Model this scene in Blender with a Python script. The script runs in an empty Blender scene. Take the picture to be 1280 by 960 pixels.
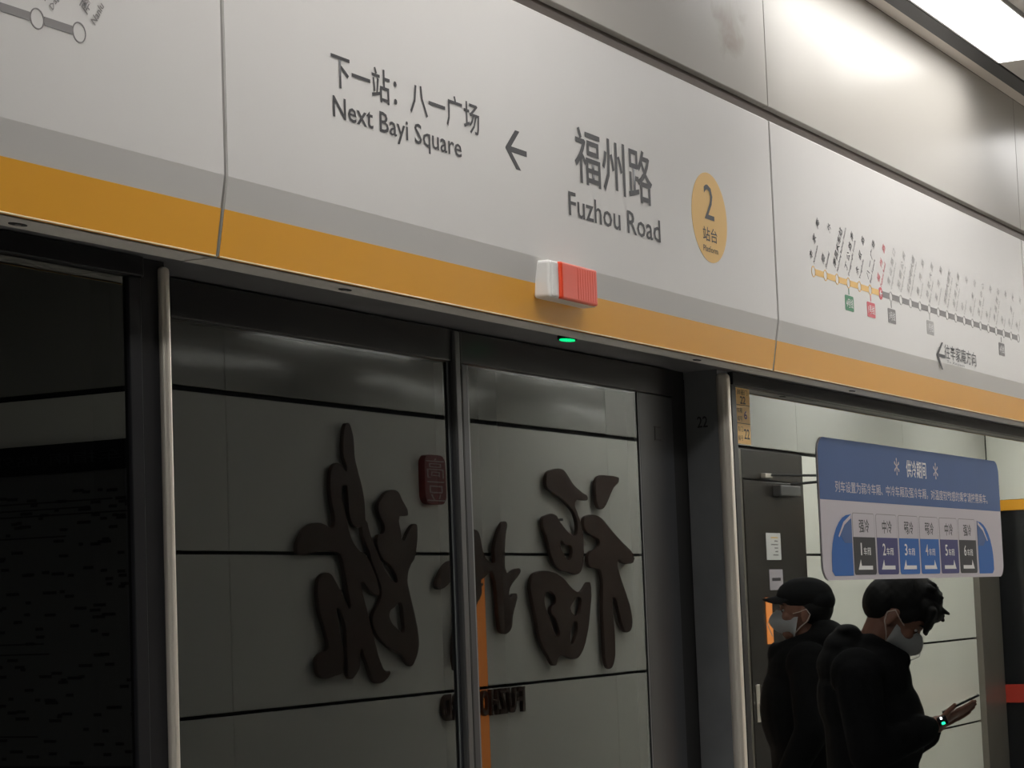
import bpy, bmesh, math, random
from mathutils import Vector, Matrix
from mathutils.geometry import tessellate_polygon
random.seed(7)
C = bpy.context.scene.collection
S = bpy.context.scene

# ------------------------------------------------------------ camera, world, exposure
cd = bpy.data.cameras.new('camera'); cam = bpy.data.objects.new('camera', cd); C.objects.link(cam)
cd.sensor_fit = 'HORIZONTAL'; cd.sensor_width = 36.0; cd.lens = 36.0 * 2844.3 / 1280
cd.clip_start = 0.05; cd.clip_end = 200
YAW, PITCH, ROLL = 0.477225816, 0.0969611, -0.037535792
_f = Vector((math.cos(PITCH)*math.cos(YAW), math.cos(PITCH)*math.sin(YAW), math.sin(PITCH)))
_r = _f.cross(Vector((0,0,1))).normalized(); _u = _r.cross(_f)
_r2 = math.cos(ROLL)*_r + math.sin(ROLL)*_u; _u2 = -math.sin(ROLL)*_r + math.cos(ROLL)*_u
cam.matrix_world = Matrix(((_r2.x,_u2.x,-_f.x,0.0),(_r2.y,_u2.y,-_f.y,-1.9),(_r2.z,_u2.z,-_f.z,1.70),(0,0,0,1)))
S.camera = cam
w = bpy.data.worlds.new('station_air'); S.world = w; w.use_nodes = True
w.node_tree.nodes['Background'].inputs[0].default_value = (0.95, 0.97, 1.0, 1)
w.node_tree.nodes['Background'].inputs[1].default_value = 0.03
vs = S.view_settings; vs.view_transform = 'Standard'; vs.look = 'None'; vs.gamma = 1; vs.use_curve_mapping = False
vs.exposure = -0.08
LAMP = 11.0            # strength of every ceiling light diffuser

# ------------------------------------------------------------ materials
def mat(name, col, rough=0.5, metal=0.0, emit=None, es=0.0, spec=0.5, var=0.0, vscale=4.0, bump=0.0, bscale=30.0, stretch=(1,1,1), coat=0.0):
    m = bpy.data.materials.new(name); m.use_nodes = True
    nt = m.node_tree; b = nt.nodes['Principled BSDF']
    b.inputs['Base Color'].default_value = (*col, 1); b.inputs['Roughness'].default_value = rough
    b.inputs['Metallic'].default_value = metal; b.inputs['Specular IOR Level'].default_value = spec
    b.inputs['Coat Weight'].default_value = coat; b.inputs['Coat Roughness'].default_value = 0.08
    if emit:
        b.inputs['Emission Color'].default_value = (*emit, 1); b.inputs['Emission Strength'].default_value = es
    if var or bump:
        tc = nt.nodes.new('ShaderNodeTexCoord'); mp = nt.nodes.new('ShaderNodeMapping')
        mp.inputs['Scale'].default_value = stretch
        nt.links.new(tc.outputs['Object'], mp.inputs[0])
        if var:
            n = nt.nodes.new('ShaderNodeTexNoise'); n.inputs['Scale'].default_value = vscale; n.inputs['Detail'].default_value = 5
            nt.links.new(mp.outputs[0], n.inputs['Vector'])
            r = nt.nodes.new('ShaderNodeMapRange'); r.inputs[1].default_value = 0.3; r.inputs[2].default_value = 0.7
            r.inputs[3].default_value = 1-var; r.inputs[4].default_value = 1+var
            nt.links.new(n.outputs[0], r.inputs[0])
            mx = nt.nodes.new('ShaderNodeVectorMath'); mx.operation = 'SCALE'
            mx.inputs[0].default_value = col; nt.links.new(r.outputs[0], mx.inputs['Scale'])
            nt.links.new(mx.outputs[0], b.inputs['Base Color'])
        if bump:
            n2 = nt.nodes.new('ShaderNodeTexNoise'); n2.inputs['Scale'].default_value = bscale; n2.inputs['Detail'].default_value = 3
            nt.links.new(mp.outputs[0], n2.inputs['Vector'])
            bp = nt.nodes.new('ShaderNodeBump'); bp.inputs['Strength'].default_value = 1.0; bp.inputs['Distance'].default_value = bump
            nt.links.new(n2.outputs[0], bp.inputs['Height']); nt.links.new(bp.outputs[0], b.inputs['Normal'])
    return m

def glass_mat(name, ior, tint):
    m = bpy.data.materials.new(name); m.use_nodes = True; nt = m.node_tree; nt.nodes.clear()
    out = nt.nodes.new('ShaderNodeOutputMaterial'); mix = nt.nodes.new('ShaderNodeMixShader')
    fr = nt.nodes.new('ShaderNodeFresnel'); fr.inputs['IOR'].default_value = ior
    gl = nt.nodes.new('ShaderNodeBsdfGlossy'); gl.inputs['Roughness'].default_value = 0.0; gl.inputs['Color'].default_value = (0.97,1.0,0.97,1)
    tr = nt.nodes.new('ShaderNodeBsdfTransparent'); tr.inputs['Color'].default_value = (*tint,1)
    ge = nt.nodes.new('ShaderNodeNewGeometry'); mu = nt.nodes.new('ShaderNodeMath'); mu.operation = 'MULTIPLY'
    inv = nt.nodes.new('ShaderNodeMath'); inv.operation = 'SUBTRACT'; inv.inputs[0].default_value = 1
    nt.links.new(ge.outputs['Backfacing'], inv.inputs[1]); nt.links.new(fr.outputs[0], mu.inputs[0]); nt.links.new(inv.outputs[0], mu.inputs[1])
    nt.links.new(mu.outputs[0], mix.inputs[0]); nt.links.new(tr.outputs[0], mix.inputs[1]); nt.links.new(gl.outputs[0], mix.inputs[2])
    nt.links.new(mix.outputs[0], out.inputs[0])
    return m

M = dict(
 white=mat('white_enamel', (0.62,0.60,0.575), 0.42, var=0.02, vscale=1.5, bump=0.0006, bscale=3.0),
 yellow=mat('yellow_enamel', (0.92,0.43,0.03), 0.38, var=0.02, vscale=1.5),
 lip=mat('steel_lip', (0.80,0.76,0.69), 0.45, 0.1, var=0.05),
 soffit=mat('dark_soffit', (0.20,0.20,0.205), 0.28, 0.3, var=0.1, vscale=8),
 seam=mat('dark_gap', (0.06,0.055,0.05), 0.7),
 groove=mat('groove_bronze', (0.16,0.13,0.11), 0.5, 0.3),
 bead=mat('edge_highlight_paint', (0.95,0.78,0.48), 0.35),
 steel=mat('brushed_steel', (0.80,0.74,0.65), 0.33, 0.6, var=0.06, vscale=25, stretch=(1,1,0.05)),
 darksteel=mat('grey_post_face', (0.16,0.165,0.17), 0.38, 0.3, var=0.10, vscale=12),
 frame=mat('black_frame', (0.014,0.014,0.016), 0.3, 0.0, spec=0.15, var=0.1, vscale=10),
 stile=mat('dark_stile', (0.035,0.037,0.042), 0.35, 0.2, var=0.12, vscale=10, stretch=(1,1,0.3)),
 ridge=mat('grey_ridge', (0.09,0.09,0.09), 0.35, 0.4),
 rubber=mat('black_rubber', (0.012,0.012,0.012), 0.6),
 print=mat('dark_print', (0.03,0.028,0.031), 0.55),
 greyp=mat('grey_print', (0.22,0.205,0.20), 0.55),
 lgreyp=mat('light_grey_print', (0.40,0.385,0.37), 0.55),
 redp=mat('red_print', (0.62,0.07,0.09), 0.5),
 greenp=mat('green_print', (0.01,0.20,0.07), 0.5),
 yellowp=mat('yellow_print', (0.78,0.47,0.12), 0.5),
 paper=mat('white_print', (0.74,0.73,0.72), 0.5),
 blue1=mat('slate_blue_print', (0.065,0.125,0.29), 0.6, spec=0.2, var=0.04),
 blue2=mat('bright_blue_print', (0.02,0.125,0.42), 0.6, spec=0.2),
 blue3=mat('indigo_print', (0.05,0.05,0.17), 0.6, spec=0.2),
 charcoal=mat('charcoal_print', (0.032,0.032,0.035), 0.6, spec=0.2),
 palep=mat('pale_lilac_print', (0.50,0.46,0.50), 0.5),
 sticker=mat('ochre_sticker', (0.90,0.56,0.17), 0.5, var=0.05),
 brownp=mat('brown_print', (0.13,0.07,0.03), 0.6),
 alarmw=mat('white_plastic', (0.75,0.74,0.71), 0.35),
 alarmr=mat('red_lens', (0.80,0.060,0.012), 0.3, coat=0.12),
 led=mat('green_led', (0.0,0.5,0.2), 0.3, emit=(0.0,1.0,0.28), es=1.1),
 wall=mat('wall_enamel', (0.80,0.80,0.73), 0.32, var=0.03, vscale=1.0, bump=0.0008, bscale=1.5),
 wallup=mat('upper_wall_enamel', (0.44,0.44,0.40), 0.35, var=0.03, vscale=1.0),
 joint=mat('joint_black', (0.015,0.015,0.015), 0.8),
 letter=mat('bronze_letter', (0.075,0.042,0.032), 0.4, 0.2, var=0.15, vscale=3),
 seal=mat('seal_red', (0.22,0.025,0.022), 0.5),
 amber=mat('amber_glow', (0.7,0.25,0.06), 0.5, emit=(1.0,0.30,0.06), es=0.9),
 doorp=mat('brown_door', (0.035,0.030,0.026), 0.25, 0.0, spec=0.3, var=0.08, vscale=2),
 closer=mat('closer_grey', (0.14,0.14,0.14), 0.4, 0.6),
 board=mat('board_dark', (0.09,0.09,0.09), 0.3),
 floor=mat('granite_floor', (0.60,0.58,0.54), 0.22, var=0.25, vscale=90),
 tile=mat('ceiling_tile', (0.60,0.57,0.53), 0.6),
 trim=mat('ceiling_trim_dark', (0.05,0.05,0.054), 0.5, 0.0),
 trimw=mat('light_frame', (0.62,0.61,0.60), 0.4),
 trimtan=mat('ceiling_edge_tan', (0.80,0.73,0.66), 0.5),
 lamp=mat('light_diffuser', (0.9,0.9,0.9), 0.5, emit=(1.0,0.985,0.97), es=LAMP),
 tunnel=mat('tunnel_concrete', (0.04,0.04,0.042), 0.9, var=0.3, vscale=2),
 redband=mat('red_band', (0.45,0.035,0.02), 0.4),
 blackglass=mat('black_panel', (0.012,0.013,0.015), 0.12),
 bronze=mat('column_bronze', (0.22,0.20,0.175), 0.4, 0.5, var=0.06),
 skin=mat('skin', (0.27,0.125,0.085), 0.5, var=0.06, vscale=30),
 hair=mat('black_hair', (0.006,0.0055,0.0055), 0.55, spec=0.25, bump=0.002, bscale=120, stretch=(1,1,0.25)),
 coat=mat('black_coat', (0.007,0.007,0.008), 0.85, spec=0.12, var=0.25, vscale=9, bump=0.006, bscale=14),
 coat2=mat('black_padded_coat', (0.005,0.005,0.0055), 0.8, spec=0.12, var=0.25, vscale=9, bump=0.006, bscale=12),
 trousers=mat('dark_trousers', (0.018,0.018,0.024), 0.8, bump=0.004, bscale=12),
 shoe=mat('dark_shoe', (0.02,0.02,0.02), 0.4),
 mask=mat('white_mask', (0.80,0.82,0.84), 0.75, bump=0.0008, bscale=160),
 strap=mat('mask_loop', (0.62,0.52,0.46), 0.7),
 cap=mat('black_cap', (0.014,0.014,0.015), 0.85, spec=0.12, bump=0.0006, bscale=300),
 phone=mat('phone_black', (0.02,0.02,0.022), 0.2),
 screen=mat('phone_screen', (0.05,0.05,0.05), 0.15, emit=(0.9,0.8,0.7), es=0.15),
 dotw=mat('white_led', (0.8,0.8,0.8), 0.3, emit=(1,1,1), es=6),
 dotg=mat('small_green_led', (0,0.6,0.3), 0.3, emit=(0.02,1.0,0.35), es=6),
 eye=mat('eye_white', (0.7,0.7,0.68), 0.3),
 glassl=glass_mat('glass_door', 1.50, (0.55,0.57,0.56)),
 glassf=glass_mat('glass_fixed', 3.6, (0.5,0.52,0.51)),
 glassd=glass_mat('glass_map_panel', 2.3, (0.35,0.36,0.36)),
)

def metal_panel(name, base, rough, metal=0.0, spec=0.04, wave=0.012):
    """satin metal sheet, slightly wavy, with a cloudy smear of grime that has its own outline"""
    m = mat(name, base, rough, metal, spec=spec)
    nt = m.node_tree; b = nt.nodes['Principled BSDF']
    tc = nt.nodes.new('ShaderNodeTexCoord')
    n = nt.nodes.new('ShaderNodeTexNoise'); n.inputs['Scale'].default_value = 1.6; n.inputs['Detail'].default_value = 1.0
    nt.links.new(tc.outputs['Object'], n.inputs['Vector'])
    bp = nt.nodes.new('ShaderNodeBump'); bp.inputs['Distance'].default_value = wave; bp.inputs['Strength'].default_value = 0.9
    nt.links.new(n.outputs[0], bp.inputs['Height']); nt.links.new(bp.outputs[0], b.inputs['Normal'])
    return m
M['metal'] = metal_panel('satin_metal_sheet', (0.43,0.408,0.372), 0.30)
M['wallmetal'] = metal_panel('satin_wall_sheet', (0.42,0.42,0.39), 0.10, 0.25, 0.5, 0.006)

def grime(m, centre, size):
    nt = m.node_tree; b = nt.nodes['Principled BSDF']
    tc = nt.nodes.new('ShaderNodeTexCoord'); mp = nt.nodes.new('ShaderNodeMapping')
    mp.inputs['Location'].default_value = [-c/s for c, s in zip(centre, size)]; mp.inputs['Scale'].default_value = [1/s for s in size]
    nt.links.new(tc.outputs['Object'], mp.inputs[0])
    ln = nt.nodes.new('ShaderNodeVectorMath'); ln.operation = 'LENGTH'; nt.links.new(mp.outputs[0], ln.inputs[0])
    n = nt.nodes.new('ShaderNodeTexNoise'); n.inputs['Scale'].default_value = 9; n.inputs['Detail'].default_value = 3; n.inputs['Distortion'].default_value = 1.2
    nt.links.new(tc.outputs['Object'], n.inputs['Vector'])
    a = nt.nodes.new('ShaderNodeMath'); a.operation = 'MULTIPLY_ADD'; a.inputs[1].default_value = 2.2
    nt.links.new(n.outputs[0], a.inputs[0]); 
    sb = nt.nodes.new('ShaderNodeMath'); sb.operation = 'MULTIPLY'; sb.inputs[1].default_value = -1.0
    nt.links.new(ln.outputs['Value'], sb.inputs[0]); nt.links.new(sb.outputs[0], a.inputs[2])
    r = nt.nodes.new('ShaderNodeMapRange'); r.inputs[1].default_value = 0.35; r.inputs[2].default_value = 1.1
    r.inputs[3].default_value = 0; r.inputs[4].default_value = 0.75
    nt.links.new(a.outputs[0], r.inputs[0])
    mx = nt.nodes.new('ShaderNodeMix'); mx.data_type = 'RGBA'
    mx.inputs[6].default_value = b.inputs['Base Color'].default_value; mx.inputs[7].default_value = (0.28,0.225,0.17,1)
    nt.links.new(r.outputs[0], mx.inputs[0]); nt.links.new(mx.outputs[2], b.inputs['Base Color'])
    return m
M['metalgrime'] = grime(metal_panel('stained_metal_sheet', (0.43,0.408,0.372), 0.30), (4.83,0.0,3.02), (0.13,1.0,0.085))

# ------------------------------------------------------------ helpers
def link(name, me, m, parent=None):
    o = bpy.data.objects.new(name, me); C.objects.link(o)
    if m is not None and not me.materials: me.materials.append(m)
    if parent: o.parent = parent
    return o
def obj(name, bm, m, parent=None, smooth=False):
    me = bpy.data.meshes.new(name); bm.normal_update(); bm.to_mesh(me); bm.free()
    if smooth:
        for p in me.polygons: p.use_smooth = True
    return link(name, me, m, parent)
def tag(o, label, cat, group=None, kind=None):
    if label: o['label'] = label
    if cat: o['category'] = cat
    if group: o['group'] = group
    if kind: o['kind'] = kind
    return o
def thing(name, label, cat, loc=(0,0,0), group=None):
    o = bpy.data.objects.new(name, None); C.objects.link(o); o.location = loc; o.empty_display_size = 0.1
    return tag(o, label, cat, group)
def add_box(bm, x0, x1, y0, y1, z0, z1, bev=0.0, seg=2):
    t = bmesh.new(); bmesh.ops.create_cube(t, size=1)
    for v in t.verts: v.co = Vector(((x0+x1)/2+v.co.x*(x1-x0), (y0+y1)/2+v.co.y*(y1-y0), (z0+z1)/2+v.co.z*(z1-z0)))
    if bev: bmesh.ops.bevel(t, geom=list(t.edges), offset=bev, segments=seg, affect='EDGES', profile=0.5)
    merge(bm, t)
def merge(bm, t, mx=None):
    if mx is not None: bmesh.ops.transform(t, matrix=mx, verts=t.verts)
    me = bpy.data.meshes.new('tmp'); t.to_mesh(me); t.free(); bm.from_mesh(me); bpy.data.meshes.remove(me)
def bx(name, m, parent, x0, x1, y0, y1, z0, z1, bev=0.0, seg=2):
    bm = bmesh.new(); add_box(bm, x0, x1, y0, y1, z0, z1, bev, seg)
    o = obj(name, bm, m, parent)
    if parent is not None and parent.location.length > 0:
        for v in o.data.vertices: v.co -= parent.location
    return o
def prism(bm, prof, x0, x1):
    """closed (y,z) outline swept along x"""
    a = [bm.verts.new((x0,y,z)) for y,z in prof]; b = [bm.verts.new((x1,y,z)) for y,z in prof]
    n = len(prof)
    for i in range(n): bm.faces.new((a[i], a[(i+1)%n], b[(i+1)%n], b[i]))
    bm.faces.new(a[::-1]); bm.faces.new(b)
    bmesh.ops.recalc_face_normals(bm, faces=bm.faces)
def plate_bm(pts, y, t=0.0006, ny=-1):
    """flat printed shape in the plane y=const from (x,z) points, facing ny, very thin"""
    bm = bmesh.new(); a = [bm.verts.new((x,y,z)) for x,z in pts]; b = [bm.verts.new((x,y+ny*t,z)) for x,z in pts]
    n = len(pts)
    for tr_ in tessellate_polygon([[Vector((x,z,0)) for x,z in pts]]):
        for s_ in (a,b):
            try: bm.faces.new([s_[k] for k in tr_])
            except ValueError: pass
    for i in range(n): bm.faces.new((a[i],a[(i+1)%n],b[(i+1)%n],b[i]))
    bmesh.ops.recalc_face_normals(bm, faces=bm.faces)
    return bm
def rrect(x0,x1,z0,z1,r,n=5, corners=(1,1,1,1)):
    pts=[]
    for k,(cx,cz,a0) in enumerate(((x1-r,z1-r,0),(x0+r,z1-r,90),(x0+r,z0+r,180),(x1-r,z0+r,270))):
        if corners[k]:
            for i in range(n+1):
                a=math.radians(a0+90*i/n); pts.append((cx+r*math.cos(a), cz+r*math.sin(a)))
        else: pts.append(((x1 if a0 in (0,270) else x0),(z1 if a0<=90 else z0)))
    return pts
def circ(cx,cz,r,n=32): return [(cx+r*math.cos(2*math.pi*i/n), cz+r*math.sin(2*math.pi*i/n)) for i in range(n)]
def ring_bm(cx,cz,r0,r1,y,t=0.0006,n=28,ny=-1):
    bm=bmesh.new(); L=[]
    for yy in (y,y+ny*t):
        for r in (r0,r1): L.append([bm.verts.new((cx+r*math.cos(2*math.pi*i/n),yy,cz+r*math.sin(2*math.pi*i/n))) for i in range(n)])
    for i in range(n):
        j=(i+1)%n
        bm.faces.new((L[0][i],L[0][j],L[1][j],L[1][i])); bm.faces.new((L[2][i],L[3][i],L[3][j],L[2][j]))
        bm.faces.new((L[1][i],L[1][j],L[3][j],L[3][i])); bm.faces.new((L[0][i],L[2][i],L[2][j],L[0][j]))
    bmesh.ops.recalc_face_normals(bm, faces=bm.faces)
    return bm
_tc = {}
def text_mesh(s, bold=0.0, res=2, ext=0.0):
    cu = bpy.data.curves.new('t','FONT'); cu.body = s; cu.size = 1; cu.resolution_u = res; cu.offset = bold; cu.extrude = ext
    cu.fill_mode = 'BOTH' if ext else 'FRONT'
    o = bpy.data.objects.new('t', cu); C.objects.link(o)
    bpy.context.view_layer.update()
    me = bpy.data.meshes.new_from_object(o.evaluated_get(bpy.context.evaluated_depsgraph_get()))
    bpy.data.objects.remove(o); bpy.data.curves.remove(cu)
    me.materials.clear()
    xs=[v.co.x for v in me.vertices]; ys=[v.co.y for v in me.vertices]
    return me, min(xs), max(xs), min(ys), max(ys)
def text(s, x0, x1, z0, z1, m, parent, y=-0.0008, bold=0.0, name='lettering', ex=(1,0,0), ez=(0,0,1), n=None, ext=0.0, res=2, origin=None, em=None, split=0):
    """lettering whose ink fills the box x0..x1 (along ex) by z0..z1 (along ez)"""
    me,a,b,c,d = text_mesh(s, bold, res, ext)
    ex=Vector(ex); ez=Vector(ez); nn = Vector(n) if n else ex.cross(ez)
    O = Vector(origin) if origin else Vector((0,y,0))
    for v in me.vertices:
        p = v.co.copy()
        X = x0+(p.x-a)/(b-a)*(x1-x0); Z = z0+(p.y-c)/max(d-c,1e-6)*(z1-z0)
        if em: X = x0+p.x*em; Z = z0+(p.y+0.1)*em
        v.co = O + ex*X + ez*Z + nn*p.z
    if parent is not None:
        for v in me.vertices: v.co -= parent.location
    if split:                                                       # one part per word
        bm = bmesh.new(); bm.from_mesh(me); bm.verts.ensure_lookup_table(); key = {}
        isl = []; seen = set()
        for v in bm.verts:
            if v.index in seen: continue
            st=[v]; seen.add(v.index); comp=[]
            while st:
                q=st.pop(); comp.append(q.index)
                for e in q.link_edges:
                    r_=e.other_vert(q)
                    if r_.index not in seen: seen.add(r_.index); st.append(r_)
            xs=[bm.verts[i].co.dot(ex) for i in comp]; isl.append((min(xs),max(xs),comp))
        isl.sort(key=lambda t_: t_[0]); groups=[]; end=-1e9
        for lo,hi,comp in isl:
            if lo-end > split: groups.append([])
            groups[-1] += comp; end=max(end,hi)
        o=None
        for g in groups:
            gs=set(g); b2=bm.copy(); b2.verts.ensure_lookup_table()
            bmesh.ops.delete(b2, geom=[v for v in b2.verts if v.index not in gs], context='VERTS')
            o=obj(name,b2,m,parent)
        bm.free(); bpy.data.meshes.remove(me); return o
    return link(name, me, m, parent)
def tube(bm, pts, r, n=8):
    pts=[Vector(p) for p in pts]; rings=[]
    for i,p in enumerate(pts):
        d=(pts[min(i+1,len(pts)-1)]-pts[max(i-1,0)]).normalized()
        up=Vector((0,0,1)) if abs(d.z)<0.9 else Vector((1,0,0)); a=d.cross(up).normalized(); b=a.cross(d)
        rr=r[i] if isinstance(r,(list,tuple)) else r
        rings.append([bm.verts.new(p+a*rr*math.cos(2*math.pi*k/n)+b*rr*math.sin(2*math.pi*k/n)) for k in range(n)])
    for i in range(len(rings)-1):
        for k in range(n): bm.faces.new((rings[i][k],rings[i][(k+1)%n],rings[i+1][(k+1)%n],rings[i+1][k]))
    bm.faces.new(rings[0][::-1]); bm.faces.new(rings[-1])
    bmesh.ops.recalc_face_normals(bm, faces=bm.faces)
def outline(name, rings, depth, m, parent, bev=0.002):
    """plate cut to outlines (first ring outer, others holes); rings are (x,z); returned mesh stands from local z=0 to depth"""
    cu = bpy.data.curves.new('t','CURVE'); cu.dimensions='2D'; cu.fill_mode='BOTH'; cu.extrude=depth/2-bev; cu.offset=-0.004; cu.bevel_depth=bev; cu.bevel_resolution=1; cu.resolution_u=3
    for ring in rings:
        sp=cu.splines.new('BEZIER'); sp.bezier_points.add(len(ring)-1); sp.use_cyclic_u=True
        for p,(x,z) in zip(sp.bezier_points, ring):
            p.co=(x,z,0); p.handle_left_type=p.handle_right_type='AUTO'
    o=bpy.data.objects.new('t',cu); C.objects.link(o); bpy.context.view_layer.update()
    me=bpy.data.meshes.new_from_object(o.evaluated_get(bpy.context.evaluated_depsgraph_get()))
    bpy.data.objects.remove(o); bpy.data.curves.remove(cu); me.materials.clear()
    return me
# ------------------------------------------------------------ setting: floor, ceiling, tunnel, walls
def struct(name, m, *b, parent=None, bev=0.0):
    o = bx(name, m, parent, *b, bev); 
    if parent is None: o['kind']='structure'
    return o
floor = struct('floor', M['seam'], -6, 24, -9, 0.33, -0.12, -0.012)
# floor slabs near the doors (each 0.8 x 0.8 m)
slab = None
for i in range(24):
    for j in range(4):
        x = -0.4+i*0.8; y = -0.8*(j+1)+0.30
        if slab is None:
            slab = bx('floor_tile', M['floor'], floor, -0.398, 0.398, -0.398, 0.398, -0.012, 0.0, 0.001, 1); o = slab
        else:
            o = slab.copy(); C.objects.link(o); o.parent = floor
        o.location = (x+0.4, y+0.4, 0)
fs = bx('floor_tile_field', M['floor'], floor, -6, 24, -9, -2.905, -0.012, 0.0); fs['kind']='stuff'

# ceiling: a dark void closed by tiles; trim strip and light row along the doors
ceil = struct('ceiling', M['seam'], -6, 24, -9, 0.3, 3.36, 3.42)
def strip(name, m, x0, x1, y0, y1, z0, z1): return bx(name, m, ceil, x0, x1, y0, y1, z0, z1)
tr = struct('trim_1', M['trim'], -6, 24, -0.102, -0.050, 3.298, 3.36)
tr2 = struct('trim_2', M['trimtan'], -6, 24, -0.050, 0.0, 3.305, 3.36)
E0 = 6.78; PER = 2.85; LEN = 1.72
def ceiling_row(y0, y1, label, group, skip=()):
    for k in range(-3, 6):
        x1 = E0+PER*k; x0 = x1-LEN
        if k not in skip:
            t = thing('ceiling_light', label.format(k+4), 'light', ((x0+x1)/2,(y0+y1)/2,3.3), group)
            t['label'] = label_rows(label, k)
            bx('diffuser', M['lamp'], t, x0, x1, y0+0.006, y1-0.006, 3.302, 3.31)
            bm = bmesh.new()
            add_box(bm, x0-0.004, x1+0.004, y0-0.0, y0+0.006, 3.296, 3.34); add_box(bm, x0-0.004, x1+0.004, y1-0.006, y1, 3.296, 3.34)
            add_box(bm, x0-0.006, x0, y0, y1, 3.296, 3.34); add_box(bm, x1, x1+0.006, y0, y1, 3.296, 3.34)
            o = obj('light_frame', bm, M['trimw'], t)
            for v in o.data.vertices: v.co -= t.location
            # one ceiling plate fills the gap up to the next light
        bx('ceiling_plate', M['tile'], ceil, x1+0.008, x1+PER-LEN-0.008, y0, y1, 3.300, 3.312)
ORD = ['far left end','second from the left end','third from the left end','fourth from the left','fifth from the left','sixth from the left','seventh from the left','eighth from the left','right end']
def label_rows(label, k):
    if 'screen doors' in label:
        if k == 0: return 'bright white ceiling light at the top right corner of the photo above the metal panels'
        return 'white strip light in the ceiling row beside the screen doors, %s' % ORD[k+3]
    if 'wall' in label: return 'added white fill light in an unseen ceiling row nearest the enamel wall, %s' % ORD[k+3]
    return 'white strip light in the ceiling row over mid platform, %s' % ORD[k+3]
ceiling_row(-0.325, -0.108, 'screen doors', 'ceiling lights along the screen doors')
ceiling_row(-1.34, -1.06, 'mid', 'ceiling lights over the middle of the platform')
ceiling_row(-2.56, -1.86, 'wall', 'added fill lights beside the wall', (-3,-2,-1,0,1))  # added row, out of view, to brighten the wall and the people
for k, (y0, y1) in enumerate(((-0.70,-0.334),(-1.052,-0.706),(-1.852,-1.348),(-3.02,-2.568))):
    for i in range(12):
        x0 = -3.4+i*2.2
        bx('ceiling_plate', M['tile'], ceil, x0+0.004, x0+2.196, y0, y1, 3.300, 3.312)
wt_ = struct('wall_trackside', M['wall'], 14.27, 24, -0.02, 0.30, 0, 3.30)
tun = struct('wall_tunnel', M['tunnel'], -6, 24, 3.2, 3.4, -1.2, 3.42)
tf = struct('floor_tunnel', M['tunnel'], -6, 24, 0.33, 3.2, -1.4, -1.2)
wl = struct('wall_left', M['wall'], -6.2, -6, -9, 3.4, -1.2, 3.42)
wr = struct('wall_right', M['wall'], 24, 24.2, -9, 3.4, -1.2, 3.42)
wb = struct('wall_back', M['wall'], -6, 24, -9.2, -9, 0, 3.42)
# tunnel pipes and ribs seen faintly through the glass
for k, x in enumerate((-1.0,9.5)):
    bx('rib', M['tunnel'], tun, x, x+0.16, 3.1, 3.2, -1.2, 3.3)

# ------------------------------------------------------------ wall block opposite the doors (seen only as a reflection in the glass)
core = struct('wall_platform', M['joint'], 7.37, 18.62, -5.5, -3.022, 0, 3.3)
rows = [(0.0,0.64),(0.64,1.30),(1.30,1.96),(1.96,2.62)]
G = 0.008
for z0, z1 in rows:
    for x0, x1 in ((7.35,7.81),(7.81,11.53),(11.53,13.06),(14.20,18.05)):
        g = G
        bx('wall_panel', M['wall'], core, x0+0.002, x1-0.002, -3.022, -3.0, z0+g, z1-g, 0.002, 1)
    # end face of the block, turned to the camera
    for y0, y1 in ((-4.2,-3.0),(-5.5,-4.2)):
        bx('wall_panel', M['wall'], core, 7.35, 7.37, y0+0.003, y1-0.001, z0+g, z1-g, 0.002, 1)
for x0, x1 in ((7.35,7.81),(7.81,11.53),(11.53,14.14),(14.14,16.4),(16.4,18.62)):
    bx('upper_wall_panel', M['wallmetal'] if x1 < 11.6 else M['wallup'], core, x0+0.002, x1-0.002, -3.022, -3.0, 2.635, 3.296, 0.002, 1)
for y0, y1 in ((-4.2,-3.0),(-5.5,-4.2)):
    bx('upper_wall_panel', M['wallmetal'], core, 7.35, 7.37, y0+0.003, y1-0.001, 2.635, 3.296, 0.002, 1)
col = struct('trim_3', M['bronze'], 18.05, 18.64, -3.05, -2.95, 0, 2.62, bev=0.004)

# equipment room door
d = struct('door_1', M['seam'], 13.06, 14.20, -3.024, -3.012, 0, 2.62)
bx('door_frame', M['bronze'], d, 13.06, 13.12, -3.012, -2.995, 0, 2.612, 0.003); bx('door_frame', M['doorp'], d, 14.15, 14.20, -3.012, -2.995, 0, 2.612, 0.003)
bx('transom', M['doorp'], d, 13.12, 14.15, -3.012, -2.995, 2.43, 2.612, 0.003)
lf = bx('door_leaf', M['doorp'], d, 13.125, 14.145, -3.012, -2.99, 0.01, 2.42, 0.003)
cl = bx('door_closer', M['closer'], d, 13.62, 13.98, -2.99, -2.93, 2.33, 2.40, 0.008)
bm = bmesh.new(); tube(bm, [(13.86,-2.955,2.41),(14.05,-2.70,2.43),(14.33,-2.42,2.45)], 0.009); tube(bm, [(14.33,-2.42,2.45),(13.9,-2.72,2.455),(13.5,-2.985,2.46)], 0.008)
obj('closer_arm', bm, M['rubber'], cl)
bx('closer_bracket', M['steel'], cl, 13.44, 13.56, -2.995, -2.96, 2.44, 2.47, 0.004)
bm = bmesh.new(); tube(bm, [(13.20,-2.99,1.04),(13.20,-2.94,1.04),(13.32,-2.935,1.04)], 0.010); add_box(bm, 13.17, 13.23, -2.99, -2.984, 0.93, 1.16, 0.002, 1)
obj('door_handle', bm, M['steel'], lf)
n1 = thing('notice', 'white notice with yellow heading on the brown door, upper of two', 'notice', (13.6,-2.99,2.0))
bx('sheet', M['paper'], n1, 13.46, 13.71, -2.9885, -2.986, 1.925, 2.095)
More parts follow.
